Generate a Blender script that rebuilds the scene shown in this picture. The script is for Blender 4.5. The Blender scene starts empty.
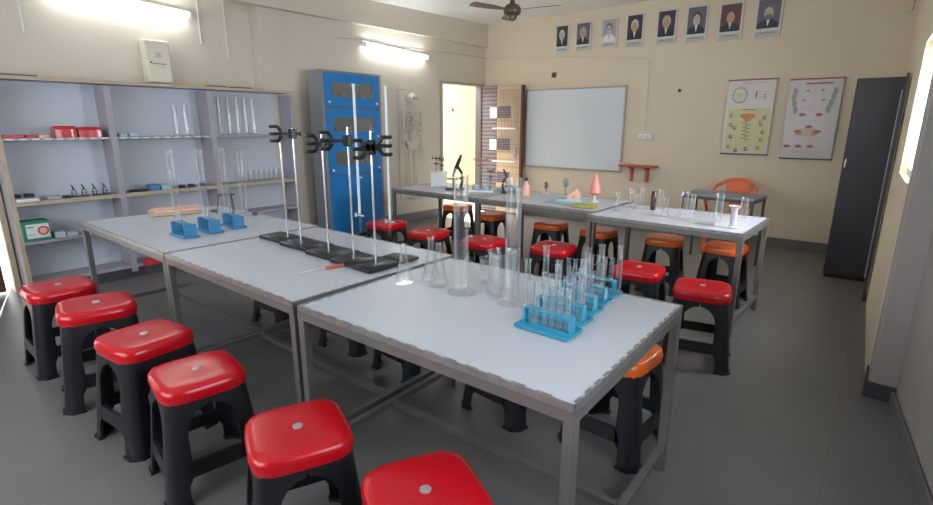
import bpy, math, random
from math import sin, cos, pi, radians, sqrt, hypot, atan2
from mathutils import Vector, Matrix
random.seed(7)
S = bpy.context.scene
# ------------------------------------------------------------------ camera
cam = bpy.data.cameras.new('camera'); co = bpy.data.objects.new('camera', cam); S.collection.objects.link(co); S.camera = co
_p, _r, _y = radians(14.126), radians(.11), radians(-39.17)
F = Vector((sin(_y)*cos(_p), cos(_y)*cos(_p), -sin(_p))); R0 = Vector((cos(_y), -sin(_y), 0)); U0 = R0.cross(F)
Rr = R0*cos(_r) + U0*sin(_r); Uu = -R0*sin(_r) + U0*cos(_r)
m = Matrix((Rr, Uu, -F)).transposed().to_4x4(); m.translation = Vector((0, 0, 1.45)); co.matrix_world = m
cam.sensor_width = 36; cam.lens = 508.2/933*36; cam.clip_start = .02
# ------------------------------------------------------------------ world, sun, daylight, added fill
w = bpy.data.worlds.new('world'); S.world = w; w.use_nodes = True
w.node_tree.nodes['Background'].inputs[0].default_value = (.86, .93, 1, 1); w.node_tree.nodes['Background'].inputs[1].default_value = 1.5
def lamp(name, kind, loc, energy, color=(1, 1, 1), size=None, target=None, sizey=None):
    l = bpy.data.lights.new(name, kind); l.energy = energy; l.color = color
    if kind == 'AREA':
        l.size = size
        if sizey: l.shape = 'RECTANGLE'; l.size_y = sizey
    o = bpy.data.objects.new(name, l); S.collection.objects.link(o); o.location = loc
    if target: o.rotation_euler = (Vector(target)-Vector(loc)).to_track_quat('-Z', 'Y').to_euler()
    return o
s_ = lamp('sun', 'SUN', (-9, 8, 8), 18, (1, .95, .86), target=(-9+1, 7.75, 8-1.7)); s_.data.angle = .01
lamp('fill_rear', 'AREA', (-2.6, -1.92, 1.75), 29, (.9, .95, 1), 3.4, (-2.6, 3, 1.2), 1.3)  # fill lamp added behind the camera to brighten the room
lamp('fill_side', 'AREA', (.72, .95, 1.55), 11, (.9, .95, 1), 1.4, (-3, 1.2, 1.0), 1.1)  # fill lamp added out of view on the near right side
lamp('daylight_far_window', 'AREA', (.26, 4.0, 1.55), 30, (.96, .97, 1), .66, (-3, 4.9, 1.0), .78)
lamp('daylight_corridor', 'AREA', (-6.55, 6.7, 2.75), 100, (1, .95, .86), 1.1, (-4.6, 6.5, 0), 2.2)
S.view_settings.view_transform = 'Standard'; S.view_settings.look = 'None'; S.view_settings.gamma = 1
S.view_settings.use_curve_mapping = False; S.view_settings.exposure = 1.5
S.cycles.use_denoising = True
S.cycles.max_bounces = 14; S.cycles.transparent_max_bounces = 40; S.cycles.diffuse_bounces = 5; S.cycles.glossy_bounces = 5

# ------------------------------------------------------------------ materials
def mat(name, col, rough=.5, metal=0, bump=0, bscale=40, var=0, vscale=4, emit=0, coat=0, spec=.5):
    M = bpy.data.materials.new(name); M.use_nodes = True; nt = M.node_tree; b = nt.nodes['Principled BSDF']
    b.inputs['Base Color'].default_value = (*col, 1); b.inputs['Roughness'].default_value = rough; b.inputs['Metallic'].default_value = metal
    b.inputs['Coat Weight'].default_value = coat; b.inputs['Specular IOR Level'].default_value = spec
    tc = nt.nodes.new('ShaderNodeTexCoord')
    if var:
        n = nt.nodes.new('ShaderNodeTexNoise'); n.inputs['Scale'].default_value = vscale; n.inputs['Detail'].default_value = 5
        nt.links.new(tc.outputs['Object'], n.inputs['Vector'])
        r = nt.nodes.new('ShaderNodeMix'); r.data_type = 'RGBA'
        r.inputs[6].default_value = (*[c*(1-var) for c in col], 1); r.inputs[7].default_value = (*[min(1, c*(1+var)) for c in col], 1)
        nt.links.new(n.outputs['Fac'], r.inputs[0]); nt.links.new(r.outputs[2], b.inputs['Base Color'])
    if bump:
        n = nt.nodes.new('ShaderNodeTexNoise'); n.inputs['Scale'].default_value = bscale; n.inputs['Detail'].default_value = 4
        nt.links.new(tc.outputs['Object'], n.inputs['Vector'])
        bp = nt.nodes.new('ShaderNodeBump'); bp.inputs['Strength'].default_value = bump; bp.inputs['Distance'].default_value = .01
        nt.links.new(n.outputs['Fac'], bp.inputs['Height']); nt.links.new(bp.outputs['Normal'], b.inputs['Normal'])
    if emit:
        b.inputs['Emission Color'].default_value = (*col, 1); b.inputs['Emission Strength'].default_value = emit
    return M
def glass(name, tint=(1, 1, 1), edge=.9, base=.05):
    M = bpy.data.materials.new(name); M.use_nodes = True; nt = M.node_tree; nt.nodes.clear()
    o = nt.nodes.new('ShaderNodeOutputMaterial'); mx = nt.nodes.new('ShaderNodeMixShader'); t = nt.nodes.new('ShaderNodeBsdfTransparent')
    g = nt.nodes.new('ShaderNodeBsdfGlossy'); g.inputs['Roughness'].default_value = .05; df = nt.nodes.new('ShaderNodeBsdfDiffuse'); df.inputs[0].default_value = (.8, .82, .84, 1); gd = nt.nodes.new('ShaderNodeMixShader'); gd.inputs[0].default_value = .22; nt.links.new(g.outputs[0], gd.inputs[1]); nt.links.new(df.outputs[0], gd.inputs[2]); t.inputs[0].default_value = (*tint, 1)
    lw = nt.nodes.new('ShaderNodeLayerWeight'); lw.inputs['Blend'].default_value = .35
    mr = nt.nodes.new('ShaderNodeMapRange'); mr.inputs['To Min'].default_value = base; mr.inputs['To Max'].default_value = edge
    nt.links.new(lw.outputs['Facing'], mr.inputs['Value']); nt.links.new(mr.outputs[0], mx.inputs[0])
    nt.links.new(t.outputs[0], mx.inputs[1]); nt.links.new(gd.outputs[0], mx.inputs[2]); nt.links.new(mx.outputs[0], o.inputs[0])
    return M
def floor_mat():
    M = mat('floor_tiles', (.16, .165, .17), .38)
    nt = M.node_tree; b = nt.nodes['Principled BSDF']; tc = nt.nodes.new('ShaderNodeTexCoord')
    br = nt.nodes.new('ShaderNodeTexBrick'); br.offset = 0; br.inputs['Scale'].default_value = 1
    br.inputs['Brick Width'].default_value = .6; br.inputs['Row Height'].default_value = .6; br.inputs['Mortar Size'].default_value = .003
    br.inputs['Mortar Smooth'].default_value = .3
    br.inputs['Color1'].default_value = (.20, .195, .19, 1); br.inputs['Color2'].default_value = (.212, .206, .20, 1); br.inputs['Mortar'].default_value = (.17, .166, .162, 1)
    n = nt.nodes.new('ShaderNodeTexNoise'); n.inputs['Scale'].default_value = 1.7; n.inputs['Detail'].default_value = 7
    mx = nt.nodes.new('ShaderNodeMix'); mx.data_type = 'RGBA'; mx.blend_type = 'MULTIPLY'; mx.inputs[0].default_value = .35
    nt.links.new(tc.outputs['Object'], br.inputs['Vector']); nt.links.new(tc.outputs['Object'], n.inputs['Vector'])
    nt.links.new(br.outputs['Color'], mx.inputs[6]); nt.links.new(n.outputs['Fac'], mx.inputs[7]); nt.links.new(mx.outputs[2], b.inputs['Base Color'])
    mr = nt.nodes.new('ShaderNodeMapRange'); mr.inputs['To Min'].default_value = .25; mr.inputs['To Max'].default_value = .5
    nt.links.new(n.outputs['Fac'], mr.inputs['Value']); nt.links.new(mr.outputs[0], b.inputs['Roughness'])
    return M
K = dict(
 floor=floor_mat(),
 wall=mat('cream_wall_paint', (.75, .65, .50), .75, bump=.15, bscale=12, var=.05, vscale=1.2),
 wallside=mat('grey_cream_wall_paint', (.64, .57, .47), .75, bump=.15, bscale=12, var=.06, vscale=1.3),
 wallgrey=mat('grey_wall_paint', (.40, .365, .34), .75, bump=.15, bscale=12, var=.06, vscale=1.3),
 ceil=mat('white_ceiling_paint', (.78, .76, .73), .85, var=.03),
 outwall=mat('warm_corridor_paint', (.56, .47, .31), .8, var=.04),
 outfloor=mat('corridor_floor', (.5, .48, .45), .7, var=.08),
 skirt=mat('grey_skirting_tile', (.17, .17, .165), .45, var=.15, vscale=5),
 darkskirt=mat('dark_skirting_tile', (.06, .062, .07), .45, var=.2, vscale=5),
 top=mat('white_laminate', (.56, .575, .63), .33, var=.04, vscale=6),
 steel=mat('grey_painted_steel', (.22, .215, .205), .42, .55, var=.25, vscale=9),
 edge=mat('worn_steel_edging', (.36, .35, .345), .35, .7, var=.45, vscale=28),
 darksteel=mat('dark_steel', (.09, .09, .10), .45, .4),
 red=mat('red_plastic', (.56, .004, .012), .26, var=.08, vscale=8, coat=.12),
 orange=mat('orange_plastic', (.85, .15, .02), .3, var=.05, coat=.15),
 black=mat('black_plastic', (.013, .014, .017), .34, var=.2, vscale=6),
 badge=mat('grey_badge', (.45, .43, .42), .35, .3),
 glass=glass('clear_glass', (.993, .997, .997), .62, .035),
 pane=glass('window_glass', (.93, .95, .96), .6, .06),
 tubeglass=glass('test_tube_glass', (.95, .97, .98), .85, .07),
 bluetube=glass('blue_acrylic', (.25, .78, .92), .45, .08),
 blue=mat('turquoise_acrylic', (.012, .27, .42), .2, coat=.3),
 bluerack=mat('blue_plastic_rack', (.05, .22, .42), .35),
 cup_blue=mat('blue_steel_cupboard', (.018, .22, .58), .3, coat=.2, var=.04),
 cup_grey=mat('grey_steel_cupboard', (.27, .29, .32), .4, .2),
 smoke=glass('dusty_cupboard_glass', (.72, .76, .78), .5, .22),
 chrome=mat('polished_steel_rod', (.72, .72, .74), .22, .85),
 wood=mat('tan_wood_edge', (.52, .41, .29), .6, var=.15, vscale=14),
 shelf=mat('lilac_grey_laminate', (.40, .37, .42), .55, var=.05),
 shelfback=mat('pale_blue_laminate', (.60, .64, .72), .55, var=.04),
 white=mat('white_plastic', (.82, .82, .82), .4),
 cream=mat('cream_enamel', (.70, .64, .52), .4),
 darkgrey=mat('charcoal_steel', (.034, .033, .042), .42, var=.12, vscale=3),
 whiteboard=mat('whiteboard_enamel', (.68, .73, .77), .22),
 alu=mat('aluminium_trim', (.48, .42, .38), .4, .5),
 brown=mat('brown_door_wood', (.13, .045, .03), .45, var=.2, vscale=5),
 redwood=mat('red_painted_wood', (.50, .10, .06), .45),
 fan=mat('brown_fan_enamel', (.12, .085, .06), .35, .3),
 tube=mat('fluorescent_tube', (.90, .96, 1), .5, emit=13),
 green=mat('green_card', (.02, .26, .16), .5), redcard=mat('red_film', (.62, .05, .06), .25, coat=.4),
 skin=mat('printed_skin_tone', (.55, .36, .26), .5), skin2=mat('printed_pale_skin_tone', (.60, .50, .42), .5), hairw=mat('printed_white_hair', (.62, .60, .57), .5), hairg=mat('printed_grey_hair', (.42, .40, .38), .5), hairb=mat('printed_brown_hair', (.10, .06, .04), .5),
 suit=mat('printed_dark_suit', (.025, .03, .045), .5), bgd=mat('printed_dark_ground', (.05, .045, .06), .5), bgm=mat('printed_grey_ground', (.13, .14, .17), .5), bgw=mat('printed_pale_ground', (.42, .42, .42), .5), bgr=mat('printed_maroon_ground', (.16, .06, .06), .5),
 paper=mat('poster_paper', (.70, .66, .62), .35, var=.03), paperpink=mat('pinkish_poster_paper', (.68, .62, .63), .35, var=.03), paperyel=mat('yellow_print', (.66, .62, .34), .4, var=.08, vscale=9),
 ink1=mat('dark_print', (.16, .17, .16), .6), inkg=mat('green_print', (.22, .36, .16), .6), sageprint=mat('pale_green_print', (.34, .42, .32), .6), inko=mat('orange_print', (.70, .32, .12), .6), inkp=mat('pink_print', (.58, .22, .22), .6), inkr=mat('dull_red_print', (.42, .16, .15), .6), inkgrey=mat('grey_print', (.48, .47, .46), .6),
 bone=mat('ivory_bone_plastic', (.62, .58, .50), .5), peach=mat('peach_plastic', (.85, .50, .36), .5), pink=mat('coral_pink_plastic', (.85, .30, .26), .45),
 sage=mat('sage_green_plastic', (.30, .38, .34), .5), olive=mat('yellow_green_board', (.42, .42, .08), .5), flblue=mat('pale_blue_plastic', (.35, .6, .68), .5),
 amber=mat('dark_brown_bottle_glass', (.05, .028, .02), .12), lilac=mat('lilac_finish', (.25, .215, .25), .3), lilacd=mat('dark_lilac_finish', (.12, .105, .14), .3), beige=mat('beige_finish', (.60, .46, .32), .3), bright=mat('white_finish', (.95, .93, .88), .25),
 burette=mat('frosted_white_glass', (.62, .64, .66), .3), label=mat('white_label', (.8, .8, .78), .6), greyplate=mat('pale_grey_plate', (.42, .44, .46), .35), orangepl=mat('orange_red_plastic', (.80, .17, .06), .4))

# ------------------------------------------------------------------ mesh builder
class MB:
    def __init__(s): s.v = []; s.f = []; s.mi = []; s.sm = []; s.m = []
    def mat(s, k):
        if k not in s.m: s.m.append(k)
        return s.m.index(k)
    def add(s, vs, fs, k, smooth=False):
        o = len(s.v); s.v += [tuple(v) for v in vs]; i = s.mat(k)
        for f in fs: s.f.append([a+o for a in f]); s.mi.append(i); s.sm.append(smooth)
        return s
    def box(s, c, d, k, rz=0, bev=0, rx=0, ry=0):
        x, y, z = d[0]/2, d[1]/2, d[2]/2
        M3 = Matrix.Rotation(rz, 3, 'Z') @ Matrix.Rotation(ry, 3, 'Y') @ Matrix.Rotation(rx, 3, 'X'); c = Vector(c)
        if bev <= 0:
            P = [(a*x, b*y, e*z) for e in (-1, 1) for b in (-1, 1) for a in (-1, 1)]
            fs = [(0, 2, 3, 1), (4, 5, 7, 6), (0, 1, 5, 4), (2, 6, 7, 3), (0, 4, 6, 2), (1, 3, 7, 5)]
            return s.add([M3 @ Vector(p) + c for p in P], fs, k)
        b_ = min(bev, x*.95, y*.95, z*.95); P = []
        for (zz, ins) in ((-z, b_), (-z+b_, 0), (z-b_, 0), (z, b_)):
            X, Y = x-ins, y-ins
            for (px, py, qx, qy) in ((X-b_, Y, 0, 0), (X, Y-b_, 0, 0), (X, -Y+b_, 0, 0), (X-b_, -Y, 0, 0), (-X+b_, -Y, 0, 0), (-X, -Y+b_, 0, 0), (-X, Y-b_, 0, 0), (-X+b_, Y, 0, 0)): P.append((px, py, zz))
        fs = [[7, 6, 5, 4, 3, 2, 1, 0][::-1], [24+i for i in range(8)][::-1]]
        fs[0] = list(range(8)); fs[1] = [24+i for i in range(7, -1, -1)]
        for r in range(3):
            for i in range(8): j = (i+1) % 8; fs.append((r*8+i, (r+1)*8+i, (r+1)*8+j, r*8+j))
        return s.add([M3 @ Vector(p) + c for p in P], fs, k)
    def loft(s, rings, k, cap0=True, cap1=True, smooth=True, closed=True):
        n = len(rings[0]); vs = [p for r in rings for p in r]; fs = []
        for r in range(len(rings)-1):
            for i in range(n if closed else n-1):
                j = (i+1) % n; fs.append((r*n+i, r*n+j, (r+1)*n+j, (r+1)*n+i))
        s.add(vs, fs, k, smooth); o = len(s.v)-len(vs)
        if cap0: s.f.append([o+i for i in range(n-1, -1, -1)]); s.mi.append(s.mat(k)); s.sm.append(False)
        if cap1: s.f.append([o+(len(rings)-1)*n+i for i in range(n)]); s.mi.append(s.mat(k)); s.sm.append(False)
        return s
    def cyl(s, a, b, r, k, r2=None, seg=12, cap=True):
        a = Vector(a); b = Vector(b); q = (b-a).to_track_quat('Z', 'Y'); r2 = r if r2 is None else r2
        rg = [[p + q @ Vector((rr*cos(2*pi*i/seg), rr*sin(2*pi*i/seg), 0)) for i in range(seg)] for p, rr in ((a, r), (b, r2))]
        return s.loft(rg, k, cap, cap)
    def lathe(s, prof, k, o=(0, 0, 0), seg=20, cap0=True, cap1=False, sx=1, sy=1):
        return s.loft([[(o[0]+r*sx*cos(2*pi*i/seg), o[1]+r*sy*sin(2*pi*i/seg), o[2]+z) for i in range(seg)] for r, z in prof], k, cap0, cap1)
    def tube(s, path, r, k, seg=8):
        path = [Vector(p) for p in path]; rg = []
        for i, p in enumerate(path):
            d = (path[min(i+1, len(path)-1)]-path[max(i-1, 0)]).normalized(); q = d.to_track_quat('Z', 'Y')
            rr = r[i] if isinstance(r, (list, tuple)) else r
            rg.append([p + q @ Vector((rr*cos(2*pi*j/seg), rr*sin(2*pi*j/seg), 0)) for j in range(seg)])
        return s.loft(rg, k)
    def ball(s, c, r, k, sx=1, sy=1, sz=1, seg=14, n=8):
        rg = [[(c[0]+r*sx*sin(t)*cos(2*pi*i/seg), c[1]+r*sy*sin(t)*sin(2*pi*i/seg), c[2]-r*sz*cos(t)) for i in range(seg)] for t in [pi*(j+.15)/(n+.3) for j in range(n+1)]]
        return s.loft(rg, k)
    def poly(s, pts, d, k):   # extrude a polygon by vector d
        n = len(pts); d = Vector(d); P = [Vector(p) for p in pts]; Q = [p+d for p in P]
        return s.add(P+Q, [list(range(n))[::-1], [n+i for i in range(n)]] + [(i, (i+1) % n, n+(i+1) % n, n+i) for i in range(n)], k)
    def build(s, name, parent=None, loc=None, rz=0, label=None):
        me = bpy.data.meshes.new(name); me.from_pydata(s.v, [], s.f); me.update()
        for k in s.m: me.materials.append(K[k])
        me.polygons.foreach_set('material_index', s.mi); me.polygons.foreach_set('use_smooth', s.sm)
        me.set_sharp_from_angle(angle=radians(40))
        o = bpy.data.objects.new(name, me); S.collection.objects.link(o)
        if parent: o.parent = parent
        if loc: o.location = loc
        if rz: o.rotation_euler.z = rz
        if label: o['label'] = label
        return o
def tag(o, label, cat, group=None):
    o['label'] = label; o['category'] = cat
    if group: o['group'] = group
    return o
def thing(name, label, cat, loc=(0, 0, 0), rz=0, group=None):
    o = bpy.data.objects.new(name, None); o.empty_display_size = .05; S.collection.objects.link(o); o.location = loc; o.rotation_euler = (0, 0, rz)
    return tag(o, label, cat, group)
def struct(name, mb, parent=None):
    o = mb.build(name, parent)
    if not parent: o['kind'] = 'structure'
    return o
def dup(root, loc, rz=0, label=None, group=None):
    r = root.copy(); S.collection.objects.link(r); r.location = loc; r.rotation_euler = (0, 0, rz)
    if label: r['label'] = label
    if group: r['group'] = group
    for ch in list(root.children):
        c = ch.copy(); S.collection.objects.link(c); c.parent = r
        for g in list(ch.children):
            d = g.copy(); S.collection.objects.link(d); d.parent = c
    return r
def P4(M, a, b, z0, z1, t, k):   # vertical wall slab from a to b (room side), thickness t to the left of a->b
    a = Vector((a[0], a[1], 0)); b = Vector((b[0], b[1], 0)); d = (b-a).normalized(); n = Vector((-d.y, d.x, 0))*t
    M.poly([(a.x, a.y, z0), (b.x, b.y, z0), (b.x+n.x, b.y+n.y, z0), (a.x+n.x, a.y+n.y, z0)], (0, 0, z1-z0), k)

# ------------------------------------------------------------------ room
CZ = 3.02
struct('floor', MB().box((-2.9, 2.7, -.05), (6.9, 9.1, .1), 'floor'))
struct('ceiling', MB().box((-2.8, 2.7, CZ+.05), (7.2, 9.2, .1), 'ceil'))
struct('wall_front', MB().box((-2.7, 7.18, CZ/2), (5.6, .1, CZ), 'wall'))
# left wall: recess behind the shelves, then the flush run with a doorway near the corner
WB = lambda y: -5.42 - (7.13-y)*.0885
ML = MB()
P4(ML, (-5.9, .80), (-5.9, 3.35), 0, CZ, .12, 'wallside')
P4(ML, (-5.9, -.35), (-5.9, .80), 2.1, CZ, .12, 'wallside')
P4(ML, (-5.9, -1.75), (-5.9, -.35), 0, CZ, .12, 'wallside')
ML.box((-5.83, 3.36, CZ/2), (.15, .1, CZ), 'wallside')
P4(ML, (WB(3.32), 3.32), (WB(6.11), 6.11), 0, CZ, .14, 'wallside')
P4(ML, (WB(6.11), 6.11), (WB(7.08), 7.08), 2.1, CZ, .14, 'wallside')
P4(ML, (WB(7.08), 7.08), (WB(7.2), 7.2), 0, CZ, .14, 'wallside')
struct('wall_left', ML)
MBm = MB()   # beam under the ceiling along the left wall
MBm.poly([(WB(3.0)+.1, 3.0, 2.74), (WB(7.13)+.06, 7.13, 2.68), (WB(7.13)-.05, 7.13, 2.68), (WB(3.0)-.05, 3.0, 2.74)], (0, 0, .4), 'wallside')
struct('trim_1', MBm)
# right wall with a window, a pillar, and the near run
RW = lambda y: (7.13-y)*.0283
MR = MB()
P4(MR, (RW(7.2), 7.2), (RW(4.4), 4.4), 0, CZ, .12, 'wall')
P4(MR, (RW(4.4), 4.4), (RW(3.6), 3.6), 0, 1.15, .12, 'wall')
P4(MR, (RW(4.4), 4.4), (RW(3.6), 3.6), 1.95, CZ, .12, 'wall')
P4(MR, (.225, 3.4), (.42, 1.7), 0, CZ, .12, 'wallgrey')
P4(MR, (.42, 1.7), (.56, .2), 0, .95, .12, 'wallgrey'); P4(MR, (.42, 1.7), (.56, .2), 2.2, CZ, .12, 'wallgrey')
P4(MR, (.56, .2), (.6, -1.8), 0, CZ, .12, 'wallgrey')
struct('wall_right', MR)
MPi = MB(); MPi.box((.24, 3.48, CZ/2), (.26, .24, CZ), 'wallgrey', bev=.012)
struct('wall_pillar', MPi)
MBk = MB(); MBk.box((-5.3, -1.75, CZ/2), (1.4, .1, CZ), 'wallside'); MBk.box((-.1, -1.75, CZ/2), (1.6, .1, CZ), 'wallside')
MBk.box((-2.75, -1.75, .5), (3.8, .1, 1), 'wallside'); MBk.box((-2.75, -1.75, 2.72), (3.8, .1, .6), 'wallside')
struct('wall_back', MBk)
# windows (frame + pane)
def window(name, a, b, z0, z1):
    d = (Vector((b[0]-a[0], b[1]-a[1], 0))); L = d.length; rz = atan2(d.y, d.x)
    f = MB()
    for z in (z0+.02, z1-.02): f.box((L/2, 0, z), (L, .05, .04), 'white')
    for x in (.02, L/2, L-.02): f.box((x, 0, (z0+z1)/2), (.04, .05, z1-z0), 'white')
    o = f.build(name, None, (a[0], a[1], 0), rz); o['kind'] = 'structure'
    MB().box((L/2, 0, (z0+z1)/2), (L-.04, .006, z1-z0-.04), 'pane').build('window_pane', o)
    return o
window('window_1', (RW(4.38)+.06, 4.38), (RW(3.64)+.06, 3.64), 1.15, 1.95)
window('window_added_side', (.48, 1.68), (.62, .22), .95, 2.2)  # unseen window, added as an opening for the side fill
window('window_added_rear', (-4.6, -1.76), (-.9, -1.76), 1.0, 2.42)  # unseen window, added behind the camera to let the rear fill in
# skirting
def skirt(name, pts, h, k, t=.015):
    M = MB()
    for a, b in zip(pts, pts[1:]): P4(M, a, b, 0, h, t, k)
    struct(name, M)
skirt('baseboard_front', [(-4.55, 7.128), (0, 7.128)], .11, 'skirt', -.014)
skirt('baseboard_left', [(WB(3.42)+.001, 3.42), (WB(6.09)+.001, 6.09)], .13, 'skirt', -.014)
skirt('baseboard_right', [(.224, 3.35), (.405, 1.8), (.55, .2), (.59, -1.7)], .07, 'skirt', -.015)
skirt('baseboard_pillar', [(.11, 3.6), (.108, 3.356), (.232, 3.356)], .09, 'darkskirt', -.012)
# corridor outside the open door
MO = MB(); MO.box((-7.25, 6.3, 1.25), (.1, 6, 2.5), 'outwall'); MO.box((-6.4, 9.0, 1.25), (1.8, .1, 2.5), 'outwall'); struct('wall_corridor', MO)
struct('floor_corridor', MB().box((-6.75, 3.6, -.06), (1.6, 10.9, .1), 'outfloor'))
tag(MB().box((0, 0, 0), (.012, .06, .07), 'black').box((.008, 0, .01), (.006, .02, .03), 'badge').build('switch_plate', None, (-7.19, 8.37, 1.75)), 'small black switch on the bright wall seen through the open doorway', 'switch')
# door 1 frame and the open leaf against the front wall
MF = MB()
for y in (6.125, 7.065): MF.box((WB(y)-.05, y, 1.05), (.16, .04, 2.1), 'darksteel' if y > 7 else 'alu', rz=radians(-5.06))
MF.box((WB(6.6)-.05, 6.6, 2.085), (.16, .98, .04), 'alu', rz=radians(-5.06))
struct('door_1', MF)
# the leaf: patterned panel with stripes
leaf = thing('door_leaf', 'open door leaf faced with lilac and beige pattern, left of the whiteboard', 'door', (-5.385, 7.02, 0))
L = MB(); L.box((.40, 0, 1.03), (.79, .035, 2.02), 'beige')
for i in range(33):
    L.box((.165, -.0195, .05+i*.0615), (.31, .004, .034), 'lilacd'); L.box((.165, -.0195, .05+i*.0615+.031), (.31, .004, .027), 'lilac')
for z0 in (.50, 1.04, 1.55):
    for i in range(5): L.box((.46, -.0195, z0+.02+i*.037), (.26, .004, .022), 'lilacd')
    for i in range(5): L.box((.46, -.0195, z0+.038+i*.037), (.26, .004, .013), 'lilac')
for i in range(16): L.box((.36+i*.028, -.0200, 1.50), (.004, .003, 1.0), 'lilac')
for i in range(14): L.box((.56, -.0200, .30+i*.12), (.46, .003, .004), 'lilac')
for z in (1.13, 1.64): L.box((.25, -.022, z), (.14, .008, .17), 'bright')  # white squares, then white bars, set onto the leaf face
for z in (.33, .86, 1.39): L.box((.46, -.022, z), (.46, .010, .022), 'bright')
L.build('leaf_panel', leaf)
MB().box((.805, -.005, 1.03), (.035, .06, 2.05), 'brown').box((-.005, -.005, 1.03), (.025, .06, 2.05), 'darksteel').build('leaf_edge', leaf)
MB().cyl((.70, -.02, .98), (.70, -.07, .98), .008, 'chrome').cyl((.70, -.07, 1.03), (.70, -.07, .90), .011, 'chrome').box((.70, -.025, 1.0), (.03, .01, .17), 'chrome').build('door_handle', leaf)
# near-left doorway with a red-brown leaf
MF = MB()
MF.box((-5.9, -.33, 1.05), (.16, .05, 2.1), 'brown'); MF.box((-5.85, .815, 1.05), (.2, .04, 2.1), 'wood'); MF.box((-5.9, .23, 2.08), (.16, 1.13, .05), 'brown'); struct('door_2', MF)
dl = thing('door_leaf', 'dark red wooden door leaf standing ajar at the far left edge', 'door', (-5.82, .02, 0), radians(90))
MB().box((.36, 0, 1.02), (.72, .035, 2.0), 'brown').box((.36, -.022, 1.5), (.5, .01, .7), 'brown').box((.36, -.022, .5), (.5, .01, .7), 'brown').build('leaf_panel', dl)
MB().tube([(.66, -.018, 1.0), (.66, -.06, 1.0), (.60, -.06, 1.0)], .009, 'chrome').build('door_handle', dl)

# ------------------------------------------------------------------ lab tables
def lab_table(name, label, x0, x1, y0, y1, group, rz=0, H=.75, cross=True):
    cx, cy = (x0+x1)/2, (y0+y1)/2; X, Y = (x1-x0)/2-.004, (y1-y0)/2
    t = thing(name, label, 'table', (cx, cy, 0), rz, group)
    MB().box((0, 0, H-.009), (2*X-.012, 2*Y-.012, .018), 'top').build('tabletop', t)
    f = MB()
    for s in (-1, 1):
        f.box((0, s*(Y-.0175), H-.036), (2*X-.07, .035, .035), 'steel'); f.box((s*(X-.0175), 0, H-.036), (.035, 2*Y, .035), 'steel')
        f.box((0, s*(Y-.003), H-.008), (2*X, .006, .021), 'edge'); f.box((s*(X-.003), 0, H-.008), (.006, 2*Y, .021), 'edge')
        # folded edging strip on top, scuffed into dashes
        n = int(2*X/.085)
        for i in range(n): f.box((-X+.045+i*(2*X-.06)/n, s*(Y-.009), H+.0012), (.045, .009, .0025), 'edge')
        n = int(2*Y/.06)
        for i in range(n): f.box((s*(X-.009), -Y+.035+i*(2*Y-.04)/n, H+.0012), (.009, .032, .0025), 'edge')
    f.build('table_frame', t)
    for sx in (-1, 1):
        for sy in (-1, 1): MB().box((sx*(X-.0175), sy*(Y-.0175), (H-.05)/2), (.035, .035, H-.05), 'steel', bev=.003).build('leg', t)
        MB().box((sx*(X-.0175), 0, .11), (.03, 2*Y-.07, .03), 'steel').build('stretcher', t)
    if cross: MB().box((0, 0, .11), (2*X-.07, .028, .028), 'steel').build('stretcher', t)
    return t
G1 = 'lab tables in the near row'; G2 = 'lab tables in the far row'
lab_table('lab_table', 'white-topped steel lab table nearest the wall shelves, with three small blue racks on it', -4.54, -3.04, 1.06, 2.09, G1)
lab_table('lab_table', 'white-topped steel lab table in the middle of the near row, carrying retort stands', -3.04, -1.765, 1.06, 2.06, G1)
lab_table('lab_table', 'white-topped steel lab table at the near row\'s right end, carrying turquoise test tube racks', -1.742, -.525, 1.065, 2.02, G1, radians(1.3))
lab_table('lab_table', 'far-row steel lab table with a microscope, nearest the hanging skeleton', -4.30, -3.06, 3.93, 4.74, G2, cross=False)
lab_table('lab_table', 'far-row steel lab table below the whiteboard, carrying anatomical models', -3.06, -1.80, 3.90, 4.72, G2, cross=False)
lab_table('lab_table', 'far-row steel lab table at its right end, crowded with glass cylinders', -1.79, -.64, 3.72, 4.52, G2, radians(-1.5), cross=False)
tt = thing('teacher_desk', 'small dark steel desk with grey top in front of the orange chair', 'desk', (-1.27, 5.82, 0), radians(-6)); tt.scale = (.95, .95, 1)
MB().box((0, 0, .74), (.76, .44, .02), 'cup_grey').build('desktop', tt)
MB().box((0, -.205, .715), (.74, .025, .03), 'darksteel').box((0, .205, .715), (.74, .025, .03), 'darksteel').box((-.36, 0, .715), (.025, .42, .03), 'darksteel').box((.36, 0, .715), (.025, .42, .03), 'darksteel').build('desk_frame', tt)
for sx in (-.36, .36):
    for sy in (-.2, .2): MB().box((sx, sy, .36), (.025, .025, .72), 'darksteel').build('leg', tt)

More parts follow.
